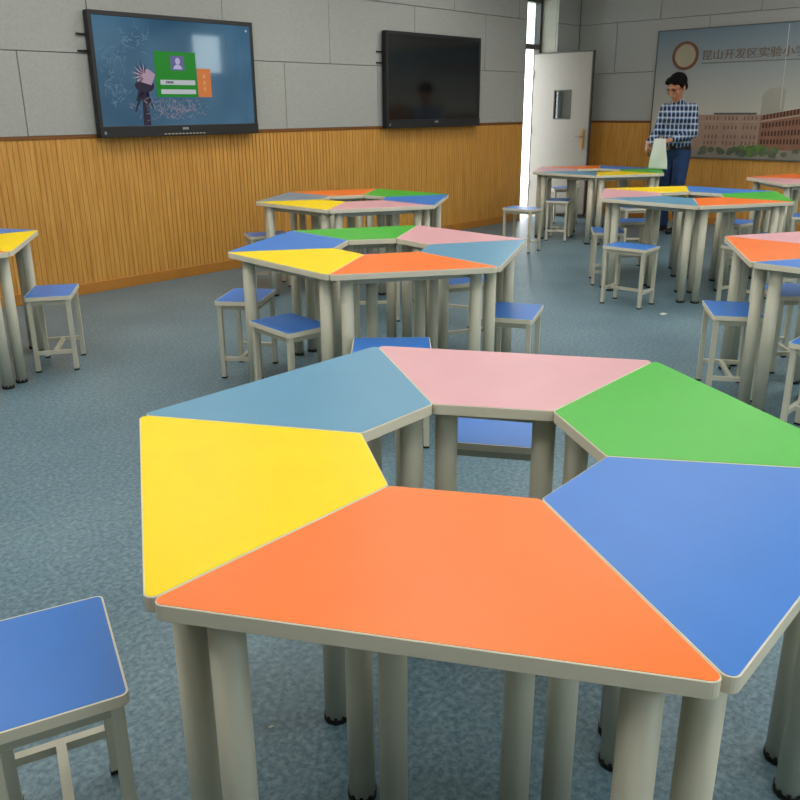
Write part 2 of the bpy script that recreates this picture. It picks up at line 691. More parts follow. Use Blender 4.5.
hexagon((-.293, 6.412), 258.42, ['yellow', 'grey blue', 'orange', 'green', 'blue', 'pink'],
        ['yellow-topped trapezoid desk at the front left of the ring nearest the slatted screen wall',
         'grey-blue trapezoid desk at the back left of the ring nearest the slatted screen wall',
         'orange-topped trapezoid desk against the slatted wall side of the ring below the two screens',
         'green-topped trapezoid desk at the back right of the ring below the two screens',
         'bright blue trapezoid desk at the right end of the ring below the two screens',
         'pink-topped trapezoid desk at the front of the ring below the two screens'],
        'desks of the ring below the screens',
        [(.757, .4), (.770, 65.7), (.798, 123.2), (.81, 179.5), (.788, 240.9), (.800, 301.0)],
        [(.235, 3.5), (.285, 68), (.280, 119.3), (.25, 182), (.25, 236), (.264, 290)], .6)
hexagon((2.373, 6.462), 254.09, ['steel blue', 'pink', 'yellow', 'blue', 'green', 'orange'],
        ['steel blue trapezoid desk at the front left of the ring in front of the man',
         'pink-topped trapezoid desk at the left end of the ring in front of the standing man',
         'yellow-topped trapezoid desk at the back left of the ring in front of the standing man',
         'bright blue trapezoid desk at the back of the ring in front of the standing man',
         'green-topped trapezoid desk at the right end of the ring in front of the standing man',
         'orange-topped trapezoid desk at the front right of the ring in front of the standing man'],
        'desks of the ring in front of the man',
        [(.788, 0), (.80, 58.5), (.80, 123), (.766, 181.0), (.82, 236), (.768, 296)], None, .6)
hexagon((2.299, 9.157), 254.49, ['steel blue', 'pink', 'orange', 'blue', 'green', 'yellow'],
        ['steel blue trapezoid desk at the front left of the ring before the open door',
         'pink-topped trapezoid desk at the left end of the ring before the open door',
         'orange-topped trapezoid desk at the back of the ring, right before the open door leaf',
         'violet-blue trapezoid desk at the back right of the ring before the open door',
         'green-topped trapezoid desk at the right end of the door ring, under the white sheet',
         'yellow-topped trapezoid desk at the front right of the ring before the open door'],
        'desks of the ring before the door')
hexagon((2.364, 3.791), 196.50, ['orange', 'pink', None, None, None, 'blue'],
        ['orange-topped trapezoid desk cut by the right edge of the picture, two thick legs showing',
         'pink-topped trapezoid desk behind the orange one at the right edge of the picture',
         '', '', '',
         'bright blue trapezoid desk at the right edge, a blue corner before the orange desk'],
        'desks at the right edge')
hexagon((-2.675, 4.241), 283.56, [None, None, None, 'blue', 'yellow', 'orange'],
        ['', '', '',
         'bright blue trapezoid desk at the left edge, a sliver behind the yellow desk',
         'yellow-topped trapezoid desk cut by the left edge of the picture, beside the wall',
         'trapezoid desk mostly beyond the left edge, only one grey leg showing'],
        'desks at the left edge')
hexagon((4.178, 7.70), 211.80, ['pink', 'orange', None, None, None, None],
        ['pink-topped trapezoid desk far back at the right edge, below the mural',
         'orange-topped trapezoid desk behind the pink one, closest to the mural', '', '', '', ''],
        'desks below the mural')

# ------------------------------------------------------------------ stools
SW, SD, SH = .335, .245, .43       # stool seat long, short, height
LW = .024


def stool(x, y, deg, label, group):
    root = thing('stool', label, 'stool', W(x, y), math.radians(deg) + ROT, group)
    for name, me, subs in STOOLP:
        o = link(name, me, root)
        for sn, sm in subs:
            link(sn, sm, o)
    return root


def mk(name, bm, m, bevel=0):
    bmesh.ops.recalc_face_normals(bm, faces=bm.faces)
    if bevel:
        bmesh.ops.bevel(bm, geom=[e for e in bm.edges if e.calc_face_angle(0) > .7], offset=bevel, segments=2, affect='EDGES', profile=.5)
    me = bpy.data.meshes.new(name)
    bm.to_mesh(me)
    bm.free()
    me.materials.append(m)
    return me


rect = [(-SW / 2, -SD / 2), (SW / 2, -SD / 2), (SW / 2, SD / 2), (-SW / 2, SD / 2)]
STOOLP = []
bm = prism(bmesh.new(), rounded(rect, .014, 5), SH - .022, SH - .0006)
bl = prism(bmesh.new(), rounded(rect, .011, 5, .004), SH - .003, SH)
STOOLP.append(('seat', mk('seat', bm, M['edge']), [('laminate', mk('laminate', bl, M['seat']))]))
lx, ly = SW / 2 - .022, SD / 2 - .022
bm = bmesh.new()
zf = SH - .022 - .013
for a, b in (((-lx, -ly), (lx, -ly)), ((-lx, ly), (lx, ly)), ((-lx, -ly), (-lx, ly)), ((lx, -ly), (lx, ly))):
    A, Bv = Vector((*a, zf)), Vector((*b, zf))
    d = (Bv - A).normalized() * LW / 2
    bar(bm, A + d, Bv - d, .018, .026)
STOOLP.append(('seat_frame', mk('seat_frame', bm, M['frame']), []))
for sx_ in (-1, 1):
    for sy_ in (-1, 1):
        x, y = sx_ * lx, sy_ * ly
        bm = box(bmesh.new(), x - LW / 2, x + LW / 2, y - LW / 2, y + LW / 2, .008, SH - .022)
        bc = box(bmesh.new(), x - LW / 2 - .001, x + LW / 2 + .001, y - LW / 2 - .001, y + LW / 2 + .001, 0, .009)
        STOOLP.append(('leg', mk('leg', bm, M['leg'], .002), [('foot_cap', mk('foot_cap', bc, M['cap']))]))
for sx_ in (-1, 1):
    bm = bar(bmesh.new(), (sx_ * lx, -ly + LW / 2, .11), (sx_ * lx, ly - LW / 2, .11), .02, .02)
    STOOLP.append(('end_rail', mk('end_rail', bm, M['leg']), []))
bm = bar(bmesh.new(), (-lx + .01, 0, .11), (lx - .01, 0, .11), .02, .02)
STOOLP.append(('stretcher', mk('stretcher', bm, M['leg']), []))

SA, SB, SC_ = 'stools round the nearest ring', 'stools round the middle ring', 'stools round the far rings'
stool(-.646, 1.239, -63.4, 'blue stool in the near left corner of the picture, seen largest', SA)
stool(.31, 2.325, -12, 'blue stool seen through the hole of the nearest ring, tucked under its pink desk', SA)
stool(-1.92, 4.427, 103, 'blue stool by the slatted wall, beside the desk at the left edge', 'stools by the left wall')
stool(-.80, 4.27, 82, 'leftmost blue stool of the middle ring, standing out past its front left leg', SB)
stool(-.49, 3.665, -48.5, 'blue stool turned cornerwise under the yellow desk of the middle ring', SB)
stool(-.008, 3.275, 0, 'blue stool between the middle ring and the nearest steel blue desk', SB)
stool(.60, 3.87, 71, 'blue stool at the right of the middle ring, seat half hidden by a leg', SB)
stool(.40, 4.645, 20, 'blue stool tucked under the back right of the middle ring', SB)
stool(-.12, 5.42, 4, 'blue stool behind the middle ring, seen through its hole', SB)
stool(.42, 5.30, -25, 'blue stool standing between the middle ring and the ring below the screens', SB)
stool(-1.02, 6.53, 22, 'blue stool at the left end of the ring below the screens', SC_)
stool(1.31, 8.15, 141, 'blue stool left of the door ring, between it and the slatted wall', SC_)
stool(1.826, 8.88, 70, 'blue stool tucked under the pink desk of the ring before the door', SC_)
stool(2.16, 10.28, 10, 'blue stool between the door leaf and the ring before it', SC_)
stool(1.76, 6.58, 80, 'blue stool left of the ring in front of the man, partly behind its legs', SC_)
stool(1.73, 5.79, -42, 'blue stool standing clear at the front left of the ring in front of the man', SC_)
stool(2.128, 7.152, 10, 'blue stool tucked under the yellow desk of the ring in front of the man', SC_)
stool(2.46, 8.15, 6, 'blue stool in front of the yellow desk of the ring before the door', SC_)
stool(2.56, 5.70, 115, 'blue stool between the right edge desks and the ring in front of the man', SC_)
stool(3.00, 7.02, 40, 'blue stool at the back right of the ring in front of the man', SC_)
stool(3.012, 6.208, 80, 'blue stool just behind the orange and pink desks at the right edge', SC_)
stool(1.69, 3.87, 78, 'blue stool beside the left legs of the right edge desks', SC_)
stool(1.88, 3.23, -45, 'blue stool cut off by the right edge of the picture, nearest on that side', SC_)
stool(2.16, 4.29, 90, 'blue stool behind the two thick legs at the right edge', SC_)
stool(3.798, 7.383, 60, 'blue stool tucked under the desk below the mural at the right edge', SC_)


# ------------------------------------------------------------------ wall screens
def pic_mat(name, rgb, e, rough=.3, n2=None, nscale=3.0, coat=0):
    m = mat(name, rgb, rough)
    b = m.node_tree.nodes['Principled BSDF']
    nt = m.node_tree
    b.inputs['Base Color'].default_value = (*[v * .05 for v in lin(rgb)], 1)
    b.inputs['Emission Color'].default_value = (*lin(rgb), 1)
    b.inputs['Emission Strength'].default_value = e
    if n2:
        tc = nt.nodes.new('ShaderNodeTexCoord')
        n = nt.nodes.new('ShaderNodeTexNoise')
        n.inputs['Scale'].default_value = nscale
        n.inputs['Detail'].default_value = 2
        r = nt.nodes.new('ShaderNodeValToRGB')
        r.color_ramp.elements[0].position = .35
        r.color_ramp.elements[1].position = .68
        r.color_ramp.elements[0].color = (*lin(rgb), 1)
        r.color_ramp.elements[1].color = (*lin(n2), 1)
        nt.links.new(tc.outputs['Object'], n.inputs['Vector'])
        nt.links.new(n.outputs['Fac'], r.inputs['Fac'])
        nt.links.new(r.outputs['Color'], b.inputs['Emission Color'])
    return m


EM = .55
P_bg = pic_mat('screen_blue', (36, 92, 128), EM, .06, (84, 134, 168), 1.5)
P_gr = pic_mat('screen_green', (24, 150, 38), EM)
P_or = pic_mat('screen_orange', (238, 138, 70), EM)
P_wh = pic_mat('screen_white', (214, 220, 226), EM)
P_lv = pic_mat('screen_lavender', (112, 110, 168), EM)
P_lw = pic_mat('screen_pale_lavender', (206, 206, 240), EM)
P_dk = pic_mat('screen_dark_stem', (44, 38, 62), EM)
P_pk = pic_mat('screen_pale_pink', (196, 168, 190), EM)
P_se = pic_mat('screen_seed_grey', (104, 140, 166), EM)
P_bg.node_tree.nodes['Principled BSDF'].inputs['Specular IOR Level'].default_value = 1
P_bg.node_tree.nodes['Principled BSDF'].inputs['Coat Weight'].default_value = 1
P_off = mat('dark_screen_glass', (9, 10, 10), .10, spec=.9)


def screen(x0, x1, z0, z1, label, on):
    """interactive wall screen, front face at Y=-.10"""
    w, h = x1 - x0, z1 - z0
    root = thing('wall_screen', label, 'screen', ((x0 + x1) / 2, 0, z0))
    a = w / 2
    yf, yb = -.115, -.048
    bt, bb, bs = .034, .085, .030
    bm = bmesh.new()
    box(bm, -a, a, yf + .012, yb, 0, h)
    body = obj('housing', bm, M['black'], root, bevel=.004)
    bm = bmesh.new()
    box(bm, -a, -a + bs, yf, yf + .012, bb, h)
    box(bm, a - bs, a, yf, yf + .012, bb, h)
    box(bm, -a + bs, a - bs, yf, yf + .012, h - bt, h)
    obj('bezel', bm, M['bezel'], root, bevel=.003)
    bm = bmesh.new()
    box(bm, -a, a, yf - .008, yf + .012, 0, bb)
    bar_ = obj('speaker_bar', bm, M['bezel'], root, bevel=.004)
    bm = bmesh.new()
    box(bm, -.028, .028, yf - .0092, yf - .008, bb * .56, bb * .78)
    obj('badge', bm, M['alu'], bar_)
    bm = bmesh.new()
    for k in range(12):
        box(bm, -.20 + k * .033, -.178 + k * .033, yf - .0095, yf - .008, bb * .16, bb * .25)
    obj('port_strip', bm, M['frame'] if on else M['bezel'], bar_)
    bm = bmesh.new()
    box(bm, -a + .03, -a + .045, yf - .0095, yf - .008, bb * .3, bb * .55)
    obj('sensor', bm, M['alu'], bar_)
    bm = bmesh.new()
    box(bm, -a + bs, a - bs, yf + .006, yf + .012, bb, h - bt)
    pn = obj('display_panel', bm, P_bg if on else P_off, root)
    # wall mount arms visible at the side
    bm = bmesh.new()
    for zz in (.68, .81) if on else (.67, .78):
        box(bm, -a - .065, -a + .1, -.048, -.03, zz * h, zz * h + .014)
    box(bm, -a + .1, -a + .16, -.048, -.03, .1, h - .1)
    box(bm, a - .16, a - .1, -.048, -.03, .1, h - .1)
    obj('mount_bracket', bm, M['black'], root)
    return root, pn, a


r1, pn, a = screen(-3.315, -1.828, 1.190, 2.100, 'lit wall screen at the left showing a dandelion picture and a green login box', True)
ox = (-3.315 - 1.828) / 2


def poly_y(bm, pts, y, th=.0008, mi=0):
    """flat polygon (x,z) facing -Y with a small thickness"""
    a = [bm.verts.new((p[0], y - th, p[1])) for p in pts]
    b = [bm.verts.new((p[0], y, p[1])) for p in pts]
    n = len(pts)
    for i in range(n):
        bm.faces.new((a[i], a[(i + 1) % n], b[(i + 1) % n], b[i])).material_index = mi
    bm.faces.new(a).material_index = mi
    bm.faces.new(b[::-1]).material_index = mi


def S(x, z):
    return (x - ox, z - 1.190)


def rp(x0, x1, z0, z1):
    return [S(x0, z0), S(x1, z0), S(x1, z1), S(x0, z1)]


ys = -.115 + .0058
bm = bmesh.new()
# dandelion: stem, fallen leaves, head, drifting seeds
poly_y(bm, [S(-2.94, 1.278), S(-2.875, 1.278), S(-2.885, 1.52), S(-2.925, 1.52)], ys, mi=0)
for (p, q, w) in (((-2.91, 1.56), (-3.0, 1.38), .03), ((-2.90, 1.56), (-2.84, 1.40), .03), ((-2.93, 1.56), (-2.98, 1.46), .04), ((-2.90, 1.60), (-2.87, 1.44), .05), ((-2.92, 1.58), (-2.92, 1.42), .06)):
    d = Vector((q[0] - p[0], q[1] - p[1])).normalized()
    s = Vector((-d.y, d.x)) * w / 2
    poly_y(bm, [S(p[0] - s.x, p[1] - s.y), S(p[0] + s.x, p[1] + s.y), S(q[0] + s.x * .3, q[1] + s.y * .3), S(q[0] - s.x * .3, q[1] - s.y * .3)], ys - .0002, mi=0)
poly_y(bm, [S(-2.90 + .085 * math.cos(t), 1.575 + .05 * math.sin(t)) for t in [2 * PI * i / 16 for i in range(16)]], ys - .0003, mi=0)
poly_y(bm, [S(-2.84, 1.58), S(-2.80, 1.66), S(-2.86, 1.70), S(-2.95, 1.67), S(-2.96, 1.61)], ys - .0006, mi=1)
for k in range(13):
    t = math.radians(75 + k * 13)
    L = .06 + .06 * random.random()
    cx_, cz_ = -2.90, 1.65
    d = Vector((math.cos(t), math.sin(t)))
    s = Vector((-d.y, d.x)) * .008
    p = Vector((cx_, cz_)) + d * .02
    q = p + d * L
    poly_y(bm, [S(p.x - s.x, p.y - s.y), S(p.x + s.x, p.y + s.y), S(q.x, q.y)], ys - .0009, mi=(1 if k % 2 else 0))
obj('dandelion', bm, [P_dk, P_pk], pn)
bm = bmesh.new()
for k in range(330):
    if k < 150:
        t = random.uniform(PI * .45, PI * 1.25)
        rr = random.gauss(.30, .05)
        c = Vector((-2.88 + rr * math.cos(t), 1.66 + rr * .95 * math.sin(t)))
    elif k < 330:
        c = Vector((random.gauss(-2.64, .16), random.gauss(1.395, .045)))
    else:
        c = Vector((random.uniform(-3.2, -2.5), random.uniform(1.32, 2.0)))
    if not (-3.26 < c.x < -2.3 and 1.30 < c.y < 2.03):
        continue
    if -2.80 < c.x < -2.25 and c.y > 1.48:
        continue
    t = random.uniform(0, PI)
    d = Vector((math.cos(t), math.sin(t))) * random.uniform(.006, .024)
    s = Vector((-d.y, d.x)).normalized() * .0025
    poly_y(bm, [S(*(c - d - s)), S(*(c + d - s)), S(*(c + d + s)), S(*(c - d + s))], ys - .0002 * (k % 5), mi=2 if k < 150 or k >= 330 else 3)
sd = obj('drifting_seeds', bm, [P_dk, P_pk, P_se, pic_mat('screen_mauve', (142, 140, 158), EM)], pn)
sd['kind'] = 'stuff'
bm = bmesh.new()
poly_y(bm, rp(-2.80, -2.42, 1.492, 1.835), ys - .002, mi=0)
poly_y(bm, rp(-2.655, -2.53, 1.695, 1.805), ys - .003, mi=1)
poly_y(bm, [S(-2.59 + .022 * math.cos(t), 1.765 + .026 * math.sin(t)) for t in [2 * PI * i / 16 for i in range(16)]], ys - .004, mi=2)
poly_y(bm, [S(-2.635, 1.705), S(-2.55, 1.705), S(-2.56, 1.725), S(-2.58, 1.738), S(-2.605, 1.738), S(-2.625, 1.725)], ys - .004, mi=2)
poly_y(bm, rp(-2.76, -2.44, 1.585, 1.622), ys - .003, mi=3)
poly_y(bm, rp(-2.76, -2.44, 1.515, 1.550), ys - .003, mi=3)
for k in range(5):
    poly_y(bm, rp(-2.71 + k * .014, -2.70 + k * .014, 1.595, 1.612), ys - .004, mi=5)
obj('login_box', bm, [P_gr, P_lv, P_lw, P_wh, P_or, P_dk], pn)
bm = bmesh.new()
poly_y(bm, rp(-2.415, -2.285, 1.492, 1.715), ys - .002, mi=0)
for k in range(3):
    poly_y(bm, rp(-2.36, -2.34, 1.54 + k * .05, 1.57 + k * .05), ys - .003, mi=1)
obj('orange_tile', bm, [P_or, pic_mat('screen_light_orange', (246, 176, 120), EM)], pn)
bm = bmesh.new()
poly_y(bm, rp(-1.905, -1.89, 2.02, 2.035), ys - .002, mi=0)
obj('corner_icon', bm, P_wh, pn)

screen(-.185, 1.345, 1.193, 2.135, 'switched-off black wall screen, the one nearer the open door', False)

# ------------------------------------------------------------------ mural on the right wall
mural = thing('mural', 'large glossy school photo mural with raised characters behind the man', 'mural', (X1, 0, 0))
XM = -.012


def mm(name, rgb, noise=.06, nscale=6, rough=.22):
    return mat(name, rgb, rough, noise=noise, nscale=nscale)


Mk = mm('mural_sky', (118, 134, 142), .10, 1.2)
# sky gets paler towards the rooftops in the print itself
nt = Mk.node_tree
bs = nt.nodes['Principled BSDF']
tc = nt.nodes.new('ShaderNodeTexCoord')
sp = nt.nodes.new('ShaderNodeSeparateXYZ')
mr = nt.nodes.new('ShaderNodeMapRange')
mr.inputs['From Min'].default_value = 1.3
mr.inputs['From Max'].default_value = 2.26
cr = nt.nodes.new('ShaderNodeValToRGB')
cr.color_ramp.elements[0].color = (*lin((186, 184, 172)), 1)
cr.color_ramp.elements[1].color = (*lin((108, 130, 146)), 1)
nt.links.new(tc.outputs['Object'], sp.inputs[0])
nt.links.new(sp.outputs['Z'], mr.inputs['Value'])
nt.links.new(mr.outputs[0], cr.inputs[0])
nt.links.new(cr.outputs[0], bs.inputs['Base Color'])

MB0, MB1, MZ0, MZ1 = 1.15, 4.6, .785, 2.265


def poly_x(bm, pts, x, th=.0008, mi=0):
    """flat polygon (t,z) on the right wall facing -X; t is distance from the corner"""
    a = [bm.verts.new((x - th, -p[0], p[1])) for p in pts]
    b = [bm.verts.new((x, -p[0], p[1])) for p in pts]
    n = len(pts)
    for i in range(n):
        bm.faces.new((a[i], a[(i + 1) % n], b[(i + 1) % n], b[i])).material_index = mi
    bm.faces.new(a[::-1]).material_index = mi
    bm.faces.new(b).material_index = mi


bm = bmesh.new()
box(bm, -.020, -.007, -MB1, -MB0, MZ0, MZ1)
board = obj('sky_board', bm, Mk, mural)
bm = bmesh.new()
xs = -.020
mats = [mm('facade_brick', (158, 134, 118), .10, 10), mm('facade_window', (82, 56, 50), .1, 20), mm('roof_line', (92, 92, 92)),
        mm('pale_tower', (160, 158, 146), .05), mm('printed_trees', (92, 120, 66), .35, 18), mm('printed_trees_dark', (96, 104, 84), .3, 14),
        mm('cornice', (170, 146, 128)), mm('paving', (140, 134, 124))]
poly_x(bm, [(2.49, 1.28), (2.74, 1.28), (2.74, 1.55), (2.70, 1.585), (2.56, 1.575), (2.49, 1.50)], xs, .001, 3)
poly_x(bm, [(1.50, .90), (2.50, .90), (2.50, 1.29), (1.50, 1.29)], xs, .002, 0)
poly_x(bm, [(2.50, .90), (3.50, .90), (3.50, 1.46), (2.50, 1.28)], xs, .0024, 8)
poly_x(bm, [(3.50, .90), (4.5, .90), (4.5, 1.30), (3.50, 1.46)], xs, .0024, 8)
poly_x(bm, [(1.95, 1.29), (2.45, 1.29), (2.45, 1.312), (1.95, 1.312)], xs, .003, 2)
poly_x(bm, [(1.15, .785), (4.6, .785), (4.6, .91), (1.15, .91)], xs, .001, 7)
poly_x(bm, [(1.50, 1.205), (2.50, 1.205), (2.50, 1.218), (1.50, 1.218)], xs, .0034, 6)
poly_x(bm, [(2.50, 1.205), (3.50, 1.365), (3.50, 1.385), (2.50, 1.223)], xs, .0034, 6)
for i in range(14):
    for r in range(4):
        t = 1.86 + i * .045
        if i in (4, 9):
            continue
        z = [1.230, 1.125, 1.02, .95][r]
        poly_x(bm, [(t, z), (t + .018, z), (t + .018, z + .040), (t, z + .040)], xs, .0034, 9)
for i in range(26):
    t = 2.53 + i * .036
    g = (t - 2.5) / 1.0
    for r in range(4):
        z = [1.232, 1.140, 1.050, .965][r] + g * [.150, .10, .05, .01][r]
        hh = .050 + .02 * g
        poly_x(bm, [(t, z), (t + .020, z), (t + .020, z + hh), (t, z + hh)], xs, .0034, 1)
for k in range(26):
    c = Vector((random.gauss(2.50, .12), random.uniform(.86, .93)))
    r = random.uniform(.03, .055)
    poly_x(bm, [(c.x + r * math.cos(t) * random.uniform(.8, 1.2), c.y + r * .8 * math.sin(t) * random.uniform(.8, 1.2)) for t in [2 * PI * i / 10 for i in range(10)]], xs, .004 + .0001 * k, 4)
for k in range(60):
    c = Vector((random.uniform(1.75, 4.4), random.uniform(.835, .90)))
    r = random.uniform(.025, .045)
    poly_x(bm, [(c.x + r * math.cos(t) * random.uniform(.8, 1.2), c.y + r * .8 * math.sin(t) * random.uniform(.8, 1.2)) for t in [2 * PI * i / 10 for i in range(10)]], xs, .0075 + .00005 * k, 5)
mats += [mm('facade_brick_side', (138, 100, 84), .12, 10), mm('facade_window_pale', (128, 96, 84), .1, 20)]
obj('school_picture', bm, mats, board)
bm = bmesh.new()
poly_x(bm, [(2.70, 1.35), (2.708, 1.35), (2.688, 2.24), (2.680, 2.24)], xs, .003)
obj('flagpole', bm, mm('pale_pole', (190, 194, 190)), board)
# border strip
bm = bmesh.new()
for (a, b, c, d) in ((MB0, MB0 + .012, MZ0, MZ1), (MB1 - .012, MB1, MZ0, MZ1), (MB0 + .012, MB1 - .012, MZ0, MZ0 + .012), (MB0 + .012, MB1 - .012, MZ1 - .012, MZ1)):
    box(bm, -.026, -.008, -b, -a, c, d)
obj('border', bm, mm('dark_border', (84, 88, 88), 0, 1, .4), mural)
# emblem
bm = bmesh.new()
n = 40
ec = (1.525, 1.965)
for (ra, rb, mi, th) in ((.0, .13, 0, .004), (.13, .162, 1, .012)):
    if ra == 0:
        poly_x(bm, [(ec[0] + rb * math.cos(2 * PI * i / n), ec[1] + rb * math.sin(2 * PI * i / n)) for i in range(n)], xs, th, mi)
    else:
        for i in range(n):
            t0, t1 = 2 * PI * i / n, 2 * PI * (i + 1) / n
            poly_x(bm, [(ec[0] + ra * math.cos(t0), ec[1] + ra * math.sin(t0)), (ec[0] + rb * math.cos(t0), ec[1] + rb * math.sin(t0)),
                        (ec[0] + rb * math.cos(t1), ec[1] + rb * math.sin(t1)), (ec[0] + ra * math.cos(t1), ec[1] + ra * math.sin(t1))], xs, th, mi)
obj('round_emblem', bm, [mm('emblem_field', (168, 160, 138)), mm('emblem_ring', (120, 78, 62))], mural)
# raised characters
try:
    cu = bpy.data.curves.new('characters', 'FONT')
    cu.body = '昆山开发区实验小学'
    cu.size = .118
    cu.space_character = 1.0
    cu.extrude = .006
    cu.align_x = 'LEFT'
    to = bpy.data.objects.new('tmp_characters', cu)
    COL.objects.link(to)
    bpy.context.view_layer.update()
    me = bpy.data.meshes.new_from_object(to.evaluated_get(bpy.context.evaluated_depsgraph_get()))
    bpy.data.objects.remove(to)
    xsv = [v.co.x for v in me.vertices]
    lo, hi = min(xsv), max(xsv)
    k = (2.90 - 1.74) / (hi - lo)
    for v in me.vertices:
        x, y, z = v.co
        v.co = (-.027 - (z - .006) * .5, -(1.74 + (x - lo) * k), 1.915 + y * 1.02)
    me.materials.clear()
    me.materials.append(mm('bronze_characters', (112, 92, 70), 0, 1, .4))
    ch = bpy.data.objects.new('characters', me)
    COL.objects.link(ch)
    ch.parent = mural
    cu2 = bpy.data.curves.new('small_text', 'FONT')
except Exception as ex:
    print('font failed', ex)
bm = bmesh.new()
for k in range(44):
    t = 1.74 + k * .0265
    poly_x(bm, [(t, 1.865), (t + .02, 1.865), (t + .02, 1.878), (t, 1.878)], xs, .003)
obj('small_caption_line', bm, mm('caption_grey', (112, 108, 98)), mural)

# ------------------------------------------------------------------ paper scraps on the floor
for (x, y, s, lab) in ((-.297, 1.539, .006, 'tiny white fleck on the floor under the nearest ring'),
                       (1.897, 5.467, .030, 'pale paper scrap on the floor near the middle of the right side')):
    bm = bmesh.new()
    prism(bm, [(-s, -s * .6), (s * .9, -s * .7), (s, s * .5), (-s * .2, s * .7), (-s * .9, s * .3)], 0, .0015)
    o = obj('paper_scrap', bm, M['white'])
    o.location = W(x, y, .0005)
    tag(o, lab, 'paper scrap')


# ------------------------------------------------------------------ the man
def capsule(bm, a, b, ra, rb, n=14, flat=1.0):
    """tapered capsule"""
    a, b = Vector(a), Vector(b)
    d = b - a
    L = d.length
    q = d.to_track_quat('Z', 'Y').to_matrix()
    rings = []
    for i in range(5):
        t = -PI / 2 + i * PI / 8 * 1.0
        rings.append((ra * math.sin(t), ra * math.cos(t)))
    for i in range(5):
        t = i * PI / 8
        rings.append((L + rb * math.sin(t), rb * math.cos(t)))
    prev = None
    for (z, r) in rings:
        r = max(r, .0005)
        ring = [bm.verts.new(a + q @ Vector((r * math.cos(2 * PI * k / n), flat * r * math.sin(2 * PI * k / n), z))) for k in range(n)]
        if prev:
            for k in range(n):
                bm.faces.new((prev[k], prev[(k + 1) % n], ring[(k + 1) % n], ring[k]))
        else:
            bm.faces.new(ring[::-1])
        prev = ring
    bm.faces.new(prev)


def ell(bm, c, r, rot=None, u=20, v=12):
    mtx = Matrix.Translation(c)
    if rot is not None:
        mtx = mtx @ rot
    q_ = HS if rot is not None else 1
    mtx = mtx @ Matrix.Diagonal((r[0] * q_, r[1] * q_, r[2] * q_, 1))
    bmesh.ops.create_uvsphere(bm, u_segments=u, v_segments=v, radius=1, matrix=mtx)


def fused(name, bm, m, parent, voxel, smooth=4):
    o = obj(name, bm, m, parent)
    r = o.modifiers.new('fuse', 'REMESH')
    r.mode = 'VOXEL'
    r.voxel_size = voxel
    r.use_smooth_shade = True
    s = o.modifiers.new('soften', 'SMOOTH')
    s.iterations = smooth
    s.factor = .5
    bpy.context.view_layer.update()
    dg = bpy.context.evaluated_depsgraph_get()
    me = bpy.data.meshes.new_from_object(o.evaluated_get(dg))
    o.modifiers.clear()
    o.data = me
    me.name = name
    for p in me.polygons:
        p.use_smooth = True
    return o


skin = mat('skin', (184, 128, 98), .5, noise=.05, nscale=25)
hairm = mat('black_hair', (14, 13, 13), .85, noise=.3, nscale=90, spec=.15)
jean = mat('dark_blue_denim', (34, 62, 104), .85, noise=.22, nscale=14)
shoe = mat('black_shoe', (16, 16, 18), .4)
beltm = mat('black_belt', (18, 18, 20), .4)
paper = mat('white_sheet', (226, 234, 230), .5)


def plaid():
    m = mat('blue_white_plaid', (40, 80, 140), .85)
    nt = m.node_tree
    b = nt.nodes['Principled BSDF']
    tc = nt.nodes.new('ShaderNodeTexCoord')
    sp = nt.nodes.new('ShaderNodeSeparateXYZ')
    nt.links.new(tc.outputs['Object'], sp.inputs[0])
    add = nt.nodes.new('ShaderNodeMath')
    add.operation = 'ADD'
    nt.links.new(sp.outputs['X'], add.inputs[0])
    nt.links.new(sp.outputs['Y'], add.inputs[1])

    def stripe(src, period, phase, width):
        a = nt.nodes.new('ShaderNodeMath')
        a.operation = 'MULTIPLY_ADD'
        a.inputs[1].default_value = 1 / period
        a.inputs[2].default_value = phase
        f = nt.nodes.new('ShaderNodeMath')
        f.operation = 'FRACT'
        c = nt.nodes.new('ShaderNodeMath')
        c.operation = 'LESS_THAN'
        c.inputs[1].default_value = width
        nt.links.new(src, a.inputs[0])
        nt.links.new(a.outputs[0], f.inputs[0])
        nt.links.new(f.outputs[0], c.inputs[0])
        return c.outputs[0]
    base = (*lin((52, 104, 160)), 1)
    navy = (*lin((18, 26, 58)), 1)
    white = (*lin((220, 230, 240)), 1)

    def mix(fac, a, bcol, k=1.0):
        x = nt.nodes.new('ShaderNodeMix')
        x.data_type = 'RGBA'
        if k != 1.0:
            g = nt.nodes.new('ShaderNodeMath')
            g.operation = 'MULTIPLY'
            g.inputs[1].default_value = k
            nt.links.new(fac, g.inputs[0])
            fac = g.outputs[0]
        nt.links.new(fac, x.inputs['Factor'])
        if isinstance(a, tuple):
            x.inputs['A'].default_value = a
        else:
            nt.links.new(a, x.inputs['A'])
        x.inputs['B'].default_value = bcol
        return x.outputs['Result']
    h, z = add.outputs[0], sp.outputs['Z']
    P = .058
    c = mix(stripe(h, P, 0, .36), base, navy, .8)
    c = mix(stripe(z, P * 1.15, 0, .36), c, navy, .8)
    c = mix(stripe(h, P, .42, .26), c, white, .5)
    c = mix(stripe(z, P * 1.15, .42, .26), c, white, .5)
    nt.links.new(c, b.inputs['Base Color'])
    return m


shirtm = plaid()
man = thing('person', 'man in blue and white plaid shirt and jeans standing with head bowed over white sheet', 'person',
            W(3.19, 9.31), math.radians(-56) + ROT)
man.scale = (.965, .965, .965)

